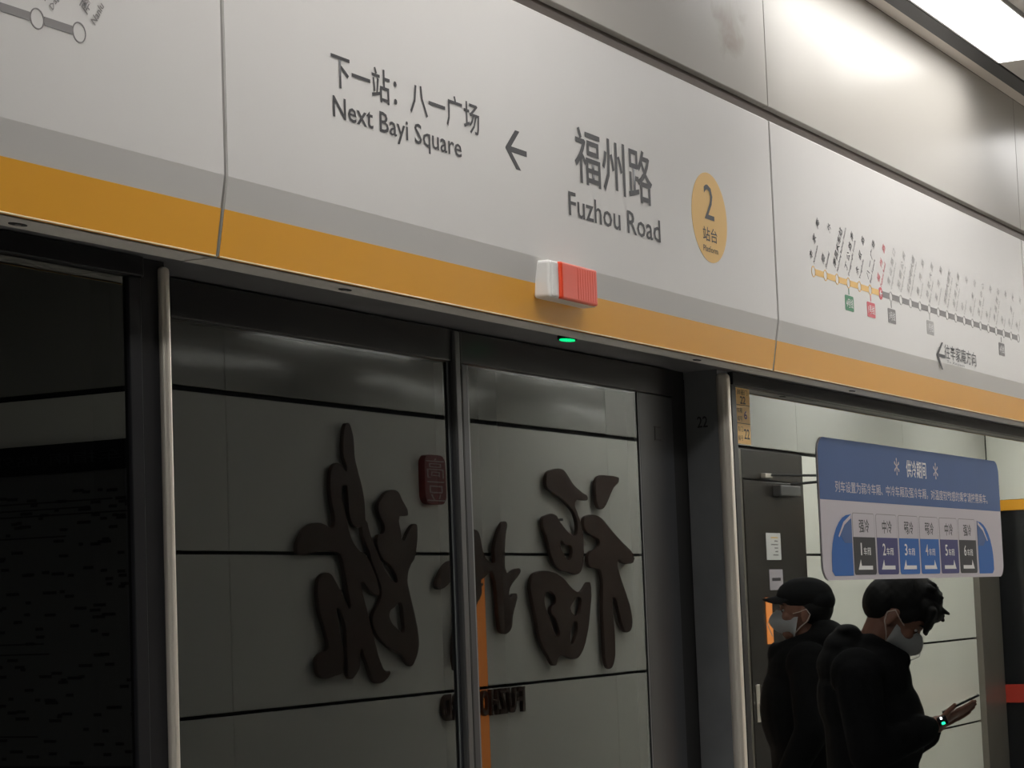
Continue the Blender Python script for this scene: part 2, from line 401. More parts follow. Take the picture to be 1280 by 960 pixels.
for k,(wd,mm) in enumerate(((0.12,'yellowp'),(0.06,'greyp'),(0.12,'greyp'),(0.06,'greyp'),(0.05,'greyp'),(0.09,'greyp'))):
    bx('print_line', M[mm], n1, 13.66-wd, 13.66, -2.986, -2.9855, 2.062-k*0.022, 2.070-k*0.022)
n2 = thing('notice', 'pale grey notice with one dark line on the brown door, lower of two', 'notice', (13.6,-2.99,1.8))
bx('sheet', M['palep'], n2, 13.49, 13.72, -2.9885, -2.986, 1.735, 1.865)
bx('print_line', M['print'], n2, 13.53, 13.68, -2.986, -2.9855, 1.792, 1.812)
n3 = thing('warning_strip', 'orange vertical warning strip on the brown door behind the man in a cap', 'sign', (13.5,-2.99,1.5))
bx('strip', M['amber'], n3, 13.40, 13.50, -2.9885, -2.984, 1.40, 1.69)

# end block that juts out towards the doors
eb = struct('wall_end', M['blackglass'], 18.66, 20.5, -5.5, -1.6, 0, 3.3)
bx('white_band', M['wall'], eb, 18.645, 18.66, -3.0, -1.6, 2.42, 3.29, 0.002, 1)
bx('yellow_band', M['yellow'], eb, 18.645, 18.66, -3.0, -1.6, 2.33, 2.418, 0.002, 1)
bx('red_band', M['redband'], eb, 18.648, 18.66, -3.0, -1.6, 0.75, 0.90, 0.002, 1)

# calligraphy
def glyph(name, label, polys, group):
    t = thing(name, label, 'lettering', (0,0,0), group)
    xs=[p[0] for q in polys for p in q[0]]; zs=[p[1] for q in polys for p in q[0]]
    t.location = (sum(xs)/len(xs), -2.94, min(zs))
    dep = 0.022
    for i, rings in enumerate(polys):
        me = outline('s', rings, dep, M['letter'], t)
        for v in me.vertices: v.co = Vector((v.co.x, -2.972+v.co.z+0.0007*i, v.co.y)) - t.location
        link('brush_stroke', me, M['letter'], t)
        ox, oz = max(rings[0], key=lambda p: p[1])
        # stand-off pins hold the plate off the wall
        cx = sum(p[0] for p in rings[0])/len(rings[0]); cz = sum(p[1] for p in rings[0])/len(rings[0])
        bm = bmesh.new(); tube(bm, [(cx,-3.0,cz),(cx,-2.98,cz)], 0.008); o = obj('pin', bm, M['closer'], t)
        for v in o.data.vertices: v.co -= t.location
    return t
FU = [[[(10.756, 2.407), (10.884, 2.414), (10.93, 2.392), (11.006, 2.337), (11.118, 2.294), (11.182, 2.263), (11.147, 2.249), (11.017, 2.236), (11.042, 2.187), (11.085, 2.116), (11.103, 2.045), (11.097, 1.944), (11.062, 1.872), (11.011, 1.851), (10.962, 1.853), (10.899, 1.866), (10.819, 1.873), (10.743, 1.908), (10.694, 1.971), (10.662, 2.048), (10.627, 2.096), (10.624, 2.145), (10.672, 2.166), (10.774, 2.17), (10.827, 2.134), (10.903, 2.089), (11.014, 2.065), (11.035, 2.108), (11.008, 2.173), (10.946, 2.214), (10.853, 2.255), (10.745, 2.287), (10.685, 2.314), (10.68, 2.349), (10.707, 2.392)], [(10.825, 2.028), (10.879, 2.007), (10.959, 1.994), (10.929, 1.93), (10.889, 1.937), (10.852, 1.965)]], [[(10.523, 1.867), (10.724, 1.867), (10.848, 1.831), (10.939, 1.781), (11.003, 1.762), (11.06, 1.765), (11.122, 1.8), (11.156, 1.813), (11.174, 1.785), (11.149, 1.649), (11.095, 1.515), (11.004, 1.418), (10.937, 1.403), (10.89, 1.408), (10.811, 1.425), (10.748, 1.421), (10.721, 1.387), (10.689, 1.378), (10.638, 1.418), (10.539, 1.517), (10.503, 1.628), (10.46, 1.745), (10.449, 1.793), (10.476, 1.847)], [(10.637, 1.763), (10.699, 1.759), (10.739, 1.713), (10.685, 1.686), (10.675, 1.659), (10.726, 1.623), (10.754, 1.58), (10.769, 1.535), (10.711, 1.543), (10.657, 1.631), (10.609, 1.701), (10.612, 1.743)], [(11.04, 1.723), (11.037, 1.687), (11.0, 1.638), (10.943, 1.643), (10.913, 1.672), (10.932, 1.696)], [(10.972, 1.603), (10.989, 1.574), (10.956, 1.519), (10.912, 1.483), (10.895, 1.5), (10.912, 1.562)]], [[(11.329, 2.391), (11.451, 2.399), (11.547, 2.397), (11.594, 2.383), (11.514, 2.33), (11.438, 2.261), (11.381, 2.216), (11.329, 2.208), (11.297, 2.229), (11.277, 2.294), (11.289, 2.36)]], [[(11.156, 2.172), (11.258, 2.177), (11.342, 2.16), (11.457, 2.099), (11.591, 2.034), (11.745, 1.956), (11.751, 1.93), (11.676, 1.906), (11.596, 1.911), (11.527, 1.926), (11.554, 1.841), (11.631, 1.729), (11.684, 1.631), (11.682, 1.557), (11.611, 1.525), (11.56, 1.553), (11.516, 1.642), (11.455, 1.724), (11.433, 1.68), (11.442, 1.592), (11.451, 1.475), (11.429, 1.373), (11.364, 1.332), (11.317, 1.371), (11.309, 1.465), (11.304, 1.682), (11.304, 1.864), (11.247, 1.882), (11.164, 1.894), (11.142, 1.93), (11.162, 1.966), (11.266, 1.995), (11.303, 2.024), (11.246, 2.053), (11.148, 2.077), (11.114, 2.11), (11.118, 2.153)]]]
ZHOU = [[[(10.194, 2.127), (10.221, 2.116), (10.201, 2.054), (10.187, 1.965), (10.198, 1.866), (10.263, 1.877), (10.315, 1.889), (10.351, 1.88), (10.332, 1.853), (10.271, 1.818), (10.216, 1.766), (10.227, 1.742), (10.267, 1.762), (10.304, 1.753), (10.288, 1.712), (10.251, 1.654), (10.234, 1.595), (10.187, 1.562), (10.149, 1.557), (10.106, 1.575), (10.091, 1.622), (10.077, 1.762), (10.059, 1.843), (10.024, 1.875), (9.992, 1.855), (9.948, 1.838), (9.923, 1.827), (9.926, 1.792), (9.924, 1.764), (9.878, 1.718), (9.852, 1.69), (9.839, 1.674), (9.775, 1.624), (9.71, 1.541), (9.667, 1.431), (9.636, 1.396), (9.622, 1.416), (9.615, 1.516), (9.666, 1.655), (9.683, 1.812), (9.626, 1.823), (9.555, 1.796), (9.497, 1.788), (9.47, 1.802), (9.502, 1.858), (9.563, 1.908), (9.633, 1.93), (9.75, 1.924), (9.807, 2.05), (9.851, 2.076), (9.893, 2.079), (9.922, 2.057), (9.947, 1.988), (9.98, 1.942), (10.052, 1.916), (10.071, 1.918), (10.069, 1.977), (10.099, 2.041), (10.154, 2.106)]]]
LU = [[[(8.695, 2.54), (8.721, 2.545), (8.739, 2.526), (8.761, 2.462), (8.764, 2.394), (8.792, 2.321), (8.826, 2.24), (8.84, 2.139), (8.838, 2.105), (8.817, 2.084), (8.777, 2.072), (8.739, 2.08), (8.709, 2.11), (8.693, 2.17), (8.685, 2.257), (8.667, 2.276), (8.67, 2.317), (8.69, 2.331), (8.667, 2.391), (8.67, 2.471)]], [[(8.603, 2.361), (8.64, 2.355), (8.683, 2.323), (8.698, 2.264), (8.679, 2.26), (8.653, 2.256), (8.64, 2.235), (8.65, 2.189), (8.672, 2.129), (8.688, 2.076), (8.722, 2.016), (8.784, 1.969), (8.841, 1.946), (8.884, 1.892), (8.932, 1.817), (8.939, 1.772), (8.903, 1.771), (8.839, 1.803), (8.789, 1.827), (8.798, 1.776), (8.833, 1.695), (8.867, 1.613), (8.901, 1.531), (8.937, 1.462), (8.974, 1.427), (9.018, 1.42), (8.999, 1.397), (8.905, 1.369), (8.866, 1.385), (8.818, 1.454), (8.783, 1.509), (8.768, 1.529), (8.754, 1.456), (8.706, 1.412), (8.674, 1.4), (8.649, 1.415), (8.646, 1.461), (8.644, 1.54), (8.642, 1.619), (8.62, 1.673), (8.591, 1.713), (8.572, 1.713), (8.576, 1.674), (8.597, 1.594), (8.617, 1.515), (8.609, 1.437), (8.55, 1.422), (8.427, 1.418), (8.398, 1.445), (8.393, 1.497), (8.433, 1.528), (8.489, 1.545), (8.474, 1.611), (8.436, 1.69), (8.421, 1.748), (8.426, 1.839), (8.464, 1.869), (8.525, 1.872), (8.561, 1.845), (8.608, 1.792), (8.655, 1.738), (8.682, 1.711), (8.67, 1.778), (8.65, 1.858), (8.617, 1.944), (8.599, 1.957), (8.432, 1.966), (8.276, 1.954), (8.263, 1.974), (8.292, 2.032), (8.354, 2.078), (8.439, 2.094), (8.5, 2.085), (8.561, 2.073), (8.576, 2.114), (8.555, 2.18), (8.544, 2.266), (8.564, 2.333)]], [[(8.818, 2.105), (8.838, 2.112), (8.874, 2.051), (8.928, 1.97), (8.959, 1.931), (8.99, 1.89), (9.054, 1.842), (9.101, 1.827), (9.09, 1.862), (9.045, 1.903), (8.966, 1.938), (8.944, 1.97), (8.934, 2.004), (8.946, 2.045), (8.993, 2.052), (9.002, 2.087), (8.965, 2.127), (8.95, 2.175), (8.983, 2.21), (9.039, 2.246), (9.094, 2.255), (9.142, 2.246), (9.174, 2.208), (9.225, 2.142), (9.189, 2.131), (9.141, 2.124), (9.151, 2.068), (9.168, 2.019), (9.205, 2.048), (9.249, 2.087), (9.299, 2.098), (9.306, 2.056), (9.292, 1.985), (9.267, 1.929), (9.238, 1.91), (9.198, 1.841), (9.215, 1.778), (9.251, 1.687), (9.285, 1.574), (9.282, 1.518), (9.235, 1.451), (9.206, 1.435), (9.166, 1.453), (9.127, 1.489), (9.034, 1.52), (8.943, 1.564), (8.893, 1.606), (8.87, 1.66), (8.892, 1.7), (8.934, 1.734), (8.957, 1.788), (8.934, 1.842), (8.885, 1.917), (8.862, 1.965), (8.838, 1.997), (8.803, 2.064)], [(9.129, 1.73), (9.073, 1.711), (9.024, 1.684), (9.035, 1.65), (9.081, 1.621), (9.148, 1.599), (9.146, 1.668)]]]
glyph('wall_character', 'large dark bronze brush character 福 on the wall, reflected in the right door', FU, 'station name in brush characters')
glyph('wall_character', 'large dark bronze brush character 州 on the wall, split by the door gap', ZHOU, 'station name in brush characters')
glyph('wall_character', 'large dark bronze brush character 路 on the wall, reflected in the left door', LU, 'station name in brush characters')
# FUZHOU RD capitals below; read by someone who faces the wall, so they run towards -x
x = 10.375; cw = 0.0965
ordn = {0:'first letter F',1:'second letter U',2:'third letter Z',3:'fourth letter H',4:'fifth letter O',5:'sixth letter U',7:'letter R after the space',8:'last letter D'}
for i, ch in enumerate('FUZHOU RD'):
    if ch == ' ': continue
    a = x-cw*i; b = a-0.082
    t = thing('wall_letter', 'dark metal wall letter of FUZHOU RD under the brush characters, %s' % ordn[i], 'lettering', ((a+b)/2,-2.98,1.163), 'FUZHOU RD letters')
    me, p, q, r, s_ = text_mesh(ch, 0.025, 3, 0.12)
    for v in me.vertices:
        v.co = Vector((a-(v.co.x-p)/(q-p)*0.082, -2.985+v.co.z*0.08, 1.163+(v.co.y-r)/(s_-r)*0.127)) - t.location
    link('letter_plate', me, M['letter'], t)
t = thing('seal_plaque', 'small dark red seal plaque with pale seal script beside the character 路', 'plaque', (9.50,-2.98,2.2))
bm = plate_bm(rrect(9.40,9.605,2.195,2.432,0.05,5), -3.0, 0.035, 1); o = obj('plaque', bm, M['seal'], t)
for v in o.data.vertices: v.co -= t.location
for s_, z0 in (('高',2.32),('豆',2.21)):
    text(s_, -9.59, -9.415, z0, z0+0.095, M['lgreyp'], t, ex=(-1,0,0), n=(0,1,0), origin=(0,-2.9642,0), name='seal_mark', bold=-0.008)
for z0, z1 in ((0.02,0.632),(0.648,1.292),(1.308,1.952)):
    o = bx('amber_reflection', M['amber'], core, 9.72, 10.02, -3.0, -2.997, z0, z1)  # amber reflection put on as a glowing strip; no lamp sits in the wall
# metro map board on the end face
t = thing('map_board', 'dark metro map board on the end wall, reflected dimly in the far left glass', 'board', (7.35,-3.9,1.4))
def lb(name, m, *b): return bx(name, m, t, *b)
lb('board_panel', M['board'], 7.325, 7.344, -5.3, -3.1, 0.9, 2.42); lb('header_strip', M['frame'], 7.318, 7.325, -5.3, -3.1, 2.30, 2.42)
bm = bmesh.new(); rr = random.Random(3)
for i in range(420):
    y = -5.25+rr.random()*2.1; z = 0.95+rr.random()*1.28; wd = 0.02+rr.random()*0.05
    add_box(bm, 7.3235, 7.325, y, y+wd, z, z+0.012)
for i in range(9):
    z = 1.0+rr.random()*1.2; add_box(bm, 7.3235, 7.325, -5.2+rr.random()*0.8, -3.9+rr.random()*0.7, z, z+0.006)
o = obj('map_print', bm, M['rubber'], t); o['kind']='stuff'
for v in o.data.vertices: v.co -= t.location
text('乘车指南 站外地图 站内地图 线网图', 3.2, 5.2, 2.335, 2.385, M['stile'], t, ex=(0,-1,0), n=(-1,0,0), origin=(7.3172,0,0))
# ------------------------------------------------------------ screen door header panels
KZ, BZ, YB, TZ = 2.352, 2.232, 0.020, 2.835
def header(x0, x1, label):
    t = thing('header_panel', label, 'panel', ((x0+x1)/2, 0.0, BZ), 'header panels over the screen doors')
    a, b = x0+0.0035, x1-0.0035
    bm = bmesh.new(); prism(bm, [(0.004,TZ),(0,TZ-0.004),(0,KZ),(YB,BZ+0.002),(YB+0.002,BZ),(YB+0.012,BZ),(YB+0.012,KZ),(0.02,TZ)], a, b)
    es = [e for e in bm.edges if abs(e.verts[0].co.x-e.verts[1].co.x)<1e-6]
    bmesh.ops.bevel(bm, geom=es, offset=0.0016, segments=2, affect='EDGES')
    o = obj('cover', bm, M['white'], t)
    # yellow stripe over the lower part of the sloping foot
    zt = 2.303; n = Vector((0,-0.12,-0.020)).normalized()
    def sl(z, off): 
        y = YB*(KZ-z)/(KZ-BZ); return (y+n.y*off, z+n.z*off)
    bm = bmesh.new(); prism(bm, [sl(zt,0.0), sl(zt,0.0006), sl(BZ+0.003,0.0006), (YB+0.001,BZ-0.0006),(YB+0.004,BZ-0.0006),(YB+0.004,BZ), sl(BZ,0.0)], a+0.001, b-0.001)
    obj('yellow_stripe', bm, M['yellow'], t)
    bm = bmesh.new(); prism(bm, [(YB+0.004,BZ),(0.083,BZ),(0.083,2.30),(0.075,2.30),(0.075,BZ+0.004),(YB+0.004,BZ+0.004)], a, b)
    obj('steel_lip', bm, M['lip'], t)
    bm = bmesh.new(); tube(bm, [(a+0.002,YB-0.0004,BZ+0.0008),(b-0.002,YB-0.0004,BZ+0.0008)], 0.0013, 8); obj('edge_highlight', bm, M['bead'], t)  # painted highlight: pale bead in place of the glint along the yellow edge
    for c in t.children:
        for v in c.data.vertices: v.co -= t.location
    return t
H = [header(0.485,2.775,'white header panel with yellow foot and grey line map, leftmost'),
     header(2.775,5.065,'white header panel over the door reading Fuzhou Road with round platform 2 mark'),
     header(5.065,7.355,'white header panel with the coloured line map, right of the door'),
     header(7.355,9.645,'plain white header panel next after the line map panel'),
     header(9.645,11.935,'plain white header panel two places after the line map'),
     header(11.935,14.225,'plain white header panel at the far end of the screen doors')]
bk = struct('trim_4', M['seam'], -2, 14.26, 0.035, 0.30, 2.30, 2.86)
sf = struct('trim_5', M['soffit'], -2, 14.26, 0.083, 0.32, 2.245, 2.30)
# groove and metal sheets above
gr = struct('trim_6', M['groove'], -2, 14.26, 0.020, 0.30, 2.835, 2.90)
for i, (x0, x1) in enumerate(((-1.805,0.485),(0.485,2.775),(2.775,5.065),(5.065,7.355),(7.355,9.645),(9.645,11.935),(11.935,14.225))):
    lab = ['satin metal sheet above the header, out of view to the left','satin metal sheet above the leftmost header panel','stained satin metal sheet above the Fuzhou Road header','satin metal sheet above the line map header, top right','satin metal sheet above the first plain header panel','satin metal sheet above the second plain header panel','satin metal sheet above the farthest header panel'][i]
    o = bx('metal_sheet', M['metalgrime'] if i==2 else M['metal'], None, x0+0.0015, x1-0.0015, 0.0, 0.02, 2.868, 3.3045, 0.0015, 1)
    tag(o, lab, 'panel', 'metal sheets above the header')

# ---- print on the middle header
h = H[1]
text('下一站：八一广场', 3.079, 3.583, 2.545, 2.604, M['print'], h, bold=0.008, split=0.024)
text('Next Bayi Square', 3.081, 3.512, 2.484, 2.531, M['print'], h, bold=0.008, split=0.0085)
bm = plate_bm([(3.684,2.5445),(3.725,2.582),(3.742,2.582),(3.706,2.5485),(3.769,2.5485),(3.769,2.538),(3.706,2.538),(3.743,2.508),(3.725,2.508),(3.684,2.5415)], 0)
def put(bm, m, par, name='print'):
    o = obj(name, bm, m, par)
    for v in o.data.vertices: v.co -= par.location
    return o
put(bm, M['print'], h, 'arrow')
text('福州路', 3.978, 4.350, 2.523, 2.637, M['print'], h, bold=0.010)
text('Fuzhou Road', 3.942, 4.383, 2.451, 2.499, M['print'], h, bold=0.008, split=0.011)
put(plate_bm(circ(4.662,2.543,0.1015,48), 0), M['yellowp'], h, 'platform_disc')
text('2', 4.632, 4.688, 2.538, 2.617, M['print'], h, y=-0.0012)
text('站台', 4.618, 4.700, 2.488, 2.520, M['print'], h, y=-0.0012, bold=0.004)
text('Platform', 4.617, 4.701, 2.464, 2.478, M['print'], h, y=-0.0012)

# ---- left header: end of the other line map
h = H[0]
for i in range(12):
    cx = 2.432-0.0885*i
    put(ring_bm(cx,2.4975,0.0128,0.0146,0), M['greyp'], h, 'station_ring')
    if i: put(plate_bm([(cx+0.0146,2.4915),(cx+0.0739,2.4915),(cx+0.0739,2.5035),(cx+0.0146,2.5035)],0), M['greyp'], h, 'line_segment')
an = math.radians(56); ex = (math.cos(an),0,math.sin(an)); ez = (-math.sin(an),0,math.cos(an))
def slant(cn, en, x, par, m, m2, z=2.521, hh=0.024, tot=0.15):
    tot = min(tot, 0.026*len(cn)) if len(cn)>4 else tot
    n = len(cn)
    if n <= 4 and n > 1:                                            # short names are spread over the same length
        for k, c in enumerate(cn):
            s0 = k*(0.128-hh)/(n-1)
            text(c, s0, s0+hh, 0.004, 0.004+hh, m, par, ex=ex, ez=ez, n=(0,-1,0), origin=(x,-0.0008,z), bold=0.012, res=1, name='station_name', em=hh)
    else:
        text(cn, 0, hh*1.06*n, 0.004, 0.004+hh, m, par, ex=ex, ez=ez, n=(0,-1,0), origin=(x,-0.0008,z), bold=0.012, res=1, name='station_name')
    text(en, 0.0, min(0.15,0.0075*len(en)), -0.013, -0.001, m2, par, ex=ex, ez=ez, n=(0,-1,0), origin=(x+0.004,-0.0008,z), res=1, bold=0.015, name='station_name')
slant('南路','Nanlu',2.452,h,M['greyp'],M['greyp']); slant('大岗','Dagang',2.3635,h,M['greyp'],M['greyp']); slant('生米','Shengmi',2.275,h,M['greyp'],M['greyp'])

# ---- right header: line map
h = H[2]
ST = [('辛家庵','Xinjiaan'),('顺外','Shunwai'),('南昌火车站','Nanchang Railway Station'),('丁公路南','Dinggonglu South'),('永叔路','Yongshulu'),('八一广场','Bayi Square'),('福州路','Fuzhou Road'),
('青山路口','Qingshanlukou'),('阳明公园','Yangming Park'),('红谷中大道','Hongguzhong Dadao'),('雅苑路','Yayuanlu'),('地铁大厦','Metro Tower'),('翠苑路','Cuiyuanlu'),('学府大道东','Xuefu Dadao East'),('前湖大道','Qianhu Dadao'),('岭北','Lingbei'),('卧龙山','Wolongshan'),('国体中心','Guoti Center'),('龙岗','Longgang'),('南昌西站','Nanchang West'),('国博','Guobo'),('鹰潭街','Yingtanjie'),('生米','Shengmi')]
for i, (cn, en) in enumerate(ST):
    x = 5.327+0.0872*i
    if i == 6:
        put(plate_bm(circ(x,2.4975,0.017,28),0), M['redp'], h, 'station_mark'); 
        put(plate_bm([(x-0.009,2.4975),(x,2.507),(x+0.003,2.505),(x-0.002,2.4995),(x+0.009,2.4995),(x+0.009,2.4955),(x-0.002,2.4955),(x+0.003,2.490),(x,2.488)],-0.0006), M['paper'], h, 'arrow')
    else:
        put(ring_bm(x,2.4975,0.0118,0.0142,0), M['yellowp'] if i<6 else M['lgreyp'], h, 'station_ring')
    if i < len(ST)-1:
        put(plate_bm([(x+0.0142,2.4895),(x+0.073,2.4895),(x+0.073,2.5055),(x+0.0142,2.5055)],0), M['yellowp'] if i<6 else M['greyp'], h, 'line_segment')
    m = M['print'] if i<6 else (M['redp'] if i==6 else M['lgreyp'])
    slant(cn, en, x-0.006, h, m, m)
for i, s, m in ((3,'4号线','greenp'),(5,'1号线','redp'),(7,'3号线','greyp'),(11,'1号线','lgreyp'),(19.6,'4号线','greyp')):
    x = 5.327+0.0872*i
    put(plate_bm([(x-0.002,2.467),(x+0.002,2.467),(x+0.002,2.483),(x-0.002,2.483)],0), M[m], h, 'link_line')
    put(plate_bm(rrect(x-0.033,x+0.033,2.424,2.464,0.004,2),0), M[m], h, 'line_badge')
    text(s, x-0.026, x+0.026, 2.432, 2.456, M['paper'], h, y=-0.0012, res=1, bold=0.004)
put(plate_bm([(6.328,2.371),(6.385,2.411),(6.398,2.411),(6.352,2.3755),(6.412,2.3755),(6.412,2.3665),(6.352,2.3665),(6.385,2.331+0.0),(6.372,2.331+0.0)],-0.0012), M['print'], h, 'arrow')
text('往辛家庵方向', 6.412, 6.735, 2.366, 2.409, M['print'], h, bold=0.003, y=-0.0012)
text('To Xinjiaan', 6.422, 6.60, 2.352, 2.362, M['print'], h, y=-0.003, res=1, split=0.0035)

# ---- alarm lamp on the middle header
t = thing('alarm_lamp', 'white and red alarm lamp fixed on the yellow foot of the middle header', 'lamp', (3.92,-0.01,2.31))
sh = math.atan2(0.02,0.12)
def alarm_part(name, x0, x1, y0, y1, z0, z1, m, bev, seg=3):
    bm = bmesh.new(); add_box(bm, x0, x1, y0, y1, z0, z1, bev, seg)
    return put(bm, m, t, name)
alarm_part('housing', 3.800, 4.006, -0.024, 0.012, 2.274, 2.346, M['alarmw'], 0.006)
alarm_part('end_cap', 3.806, 3.828, -0.027, -0.020, 2.276, 2.344, M['alarmw'], 0.004)
ln_ = alarm_part('lens', 3.836, 3.994, -0.031, -0.018, 2.2745, 2.3455, M['alarmr'], 0.004)
bm = bmesh.new()
for k in range(8): add_box(bm, 3.905+k*0.011, 3.909+k*0.011, -0.0314, -0.030, 2.279, 2.341, 0.001, 1)
put(bm, M['alarmr'], t, 'lens_rib')

# ---- green indicator and sensors under the header
t = thing('door_indicator', 'oval green indicator light glowing under the header above the door gap', 'light', (4.168,0.126,2.245))
def disc(cx, cy, rx, ry, z0, z1, n=24):
    bm = bmesh.new(); a=[bm.verts.new((cx+rx*math.cos(2*math.pi*i/n),cy+ry*math.sin(2*math.pi*i/n),z0)) for i in range(n)]; b=[bm.verts.new((v.co.x,v.co.y,z1)) for v in a]
    bm.faces.new(a[::-1]); bm.faces.new(b)
    for i in range(n): bm.faces.new((a[i],a[(i+1)%n],b[(i+1)%n],b[i]))
    bmesh.ops.recalc_face_normals(bm, faces=bm.faces); return bm
put(disc(4.172,0.126,0.031,0.017,2.238,2.246), M['rubber'], t, 'bezel'); put(disc(4.172,0.126,0.025,0.013,2.236,2.240), M['led'], t, 'lens')
for k, (x, lab) in enumerate(((2.370,'small black oval sensor in the lip of the leftmost header panel'),(3.200,'small black oval sensor in the lip above the left door'),(4.697,'small black oval sensor in the lip above the right door'),(5.75,'small black oval sensor in the lip of the line map header'))):
    t = thing('lip_sensor', lab, 'sensor', (x,0.06,BZ), 'sensors under the header lip')
    put(disc(x,0.06,0.018,0.007,BZ-0.0012,BZ+0.002), M['rubber'], t, 'cover'); put(disc(x,0.06,0.006,0.003,BZ-0.002,BZ-0.001,12), M['greyp'], t, 'lens')
t = thing('soffit_plate', 'small oval grey plate under the header in front of the right post', 'plate', (4.80,0.12,2.245))
put(disc(4.802,0.119,0.04,0.010,2.243,2.2465), M['ridge'], t, 'plate')

# ------------------------------------------------------------ posts
def post(x0, x1, xn0, xn1, yn, label, fm='darksteel'):
    t = thing('door_post', label, 'post', ((x0+x1)/2,0.2,0), 'posts beside the screen door')
    put_box(t, 'post_face', M[fm], x0, x1, 0.158, 0.244, 0.0, 2.245, 0.001)
    put_box(t, 'steel_nose', M['steel'], xn0, xn1, yn, 0.163, 0.0, 2.236, min(0.012,(xn1-xn0)*0.35), 4)
    return t
def put_box(par, name, m, x0,x1,y0,y1,z0,z1, bev=0.0, seg=2):
    bm = bmesh.new(); add_box(bm,x0,x1,y0,y1,z0,z1,bev,seg); return put(bm, m, par, name)
pl = post(2.765, 2.832, 2.814, 2.834, 0.147, 'slim pale steel post left of the closed screen doors', 'frame')
pr = post(5.050, 5.120, 5.045, 5.080, 0.133, 'steel post right of the screen doors with the small number 22')
text('22', 0.0, 0.027, 0.0, 0.027, M['rubber'], pr, ex=(0,-1,0), n=(-1,0,0), origin=(5.0494,0.214,2.108), name='number', bold=0.01)

# ------------------------------------------------------------ door leaves
def leaf(x0, x1, g0, g1, label, ridge=None):
    t = thing('sliding_door', label, 'door', ((x0+x1)/2,0.26,0), 'closed screen door leaves')
    zt, zg = 2.243, 2.178
    put_box(t, 'glass_pane', M['glassl'], g0-0.004, g1+0.004, 0.240, 0.250, 0.28, zg+0.003)
    put_box(t, 'top_rail', M['frame'], x0, x1, 0.232, 0.270, zg, zt, 0.003)
    put_box(t, 'bottom_rail', M['stile'], x0, x1, 0.236, 0.270, 0.02, 0.28, 0.003)
    put_box(t, 'stile', M['stile'], x0, g0, 0.237, 0.270, 0.28, zg, 0.002); put_box(t, 'stile', M['stile'], g1, x1, 0.237, 0.270, 0.28, zg, 0.002)
    put_box(t, 'bead', M['darksteel'], g0-0.001, g0+0.004, 0.2375, 0.239, 0.28, zg); put_box(t, 'bead', M['darksteel'], g1-0.004, g1+0.001, 0.2375, 0.239, 0.28, zg)
    return t
dl = leaf(2.84, 3.897, 2.93, 3.863, 'left screen door leaf reflecting the brush character 路 and the red seal')
dr = leaf(3.899, 4.955, 3.942, 4.760, 'right screen door leaf reflecting the brush character 福')
put_box(dl, 'edge_seal', M['ridge'], 3.872, 3.896, 0.226, 0.240, 0.05, 2.240, 0.004, 3)
put_box(dr, 'edge_seal', M['rubber'], 3.900, 3.912, 0.230, 0.240, 0.05, 2.240, 0.003)
put_box(dr, 'release_label', M['print'], 4.845, 4.880, 0.236, 0.2372, 2.070, 2.073); put_box(dr, 'release_label', M['print'], 4.845, 4.880, 0.236, 0.2372, 2.100, 2.103); put_box(dr, 'release_label', M['print'], 4.846, 4.850, 0.236, 0.2372, 2.073, 2.100)
put_box(pr, 'rubber_seal', M['rubber'], 4.957, 5.052, 0.246, 0.275, 0.0, 2.245)
put_box(pl, 'rubber_seal', M['rubber'], 2.80, 2.838, 0.246, 0.275, 0.0, 2.245)

# ------------------------------------------------------------ fixed glass screens
def screen(x0, x1, g0, g1, glass, label):
    t = thing('fixed_screen', label, 'glass screen', ((x0+x1)/2,0.16,0), 'fixed glass screens beside the doors')
    put_box(t, 'glass_pane', M[glass], g0, g1, 0.158, 0.166, 0.25, 2.216)
    put_box(t, 'top_rail', M['frame'], x0, x1, 0.146, 0.190, 2.213, 2.244, 0.002)
    put_box(t, 'bottom_rail', M['frame'], x0, x1, 0.150, 0.190, 0.0, 0.25, 0.002)
    put_box(t, 'stile', M['frame'], x0, g0+0.002, 0.152, 0.190, 0.25, 2.213, 0.002); put_box(t, 'stile', M['frame'], g1-0.002, x1, 0.152, 0.190, 0.25, 2.213, 0.002)
    return t
s0 = screen(0.50, 2.764, 0.56, 2.735, 'glassd', 'dark fixed glass screen left of the steel post')
s1 = screen(5.122, 9.60, 5.152, 9.55, 'glassf', 'bright fixed glass screen right of the post, with the blue sign stuck on it')
s2 = screen(9.62, 14.22, 9.67, 14.17, 'glassf', 'fixed glass screen at the far end of the screen doors')

# ochre number sticker
t = thing('number_sticker', 'narrow ochre number sticker with 22, 6 and 22 on the glass by the post', 'sticker', (5.205,0.157,2.07))
put(plate_bm([(5.160,2.072),(5.250,2.072),(5.255,2.210),(5.160,2.210)],0.158,0.0008), M['sticker'], t, 'sheet')
Y = 0.1568
for z in (2.122,2.167): put(plate_bm([(5.160,z),(5.252,z),(5.252,z+0.0015),(5.160,z+0.0015)],Y,0.0003), M['brownp'], t, 'rule')
text('屏蔽门', 5.172,5.240,2.193,2.206, M['brownp'], t, y=Y, res=1); text('22', 5.190,5.226,2.171,2.190, M['print'], t, y=Y, bold=0.01)
text('车厢', 5.167,5.200,2.148,2.161, M['brownp'], t, y=Y, res=1); text('编号', 5.167,5.200,2.128,2.141, M['brownp'], t, y=Y, res=1); text('6', 5.212,5.232,2.134,2.155, M['blue3'], t, y=Y, bold=0.01)
text('车门', 5.167,5.200,2.102,2.115, M['brownp'], t, y=Y, res=1); text('编号', 5.167,5.200,2.080,2.093, M['brownp'], t, y=Y, res=1); text('22', 5.207,5.243,2.085,2.110, M['print'], t, y=Y, bold=0.01)

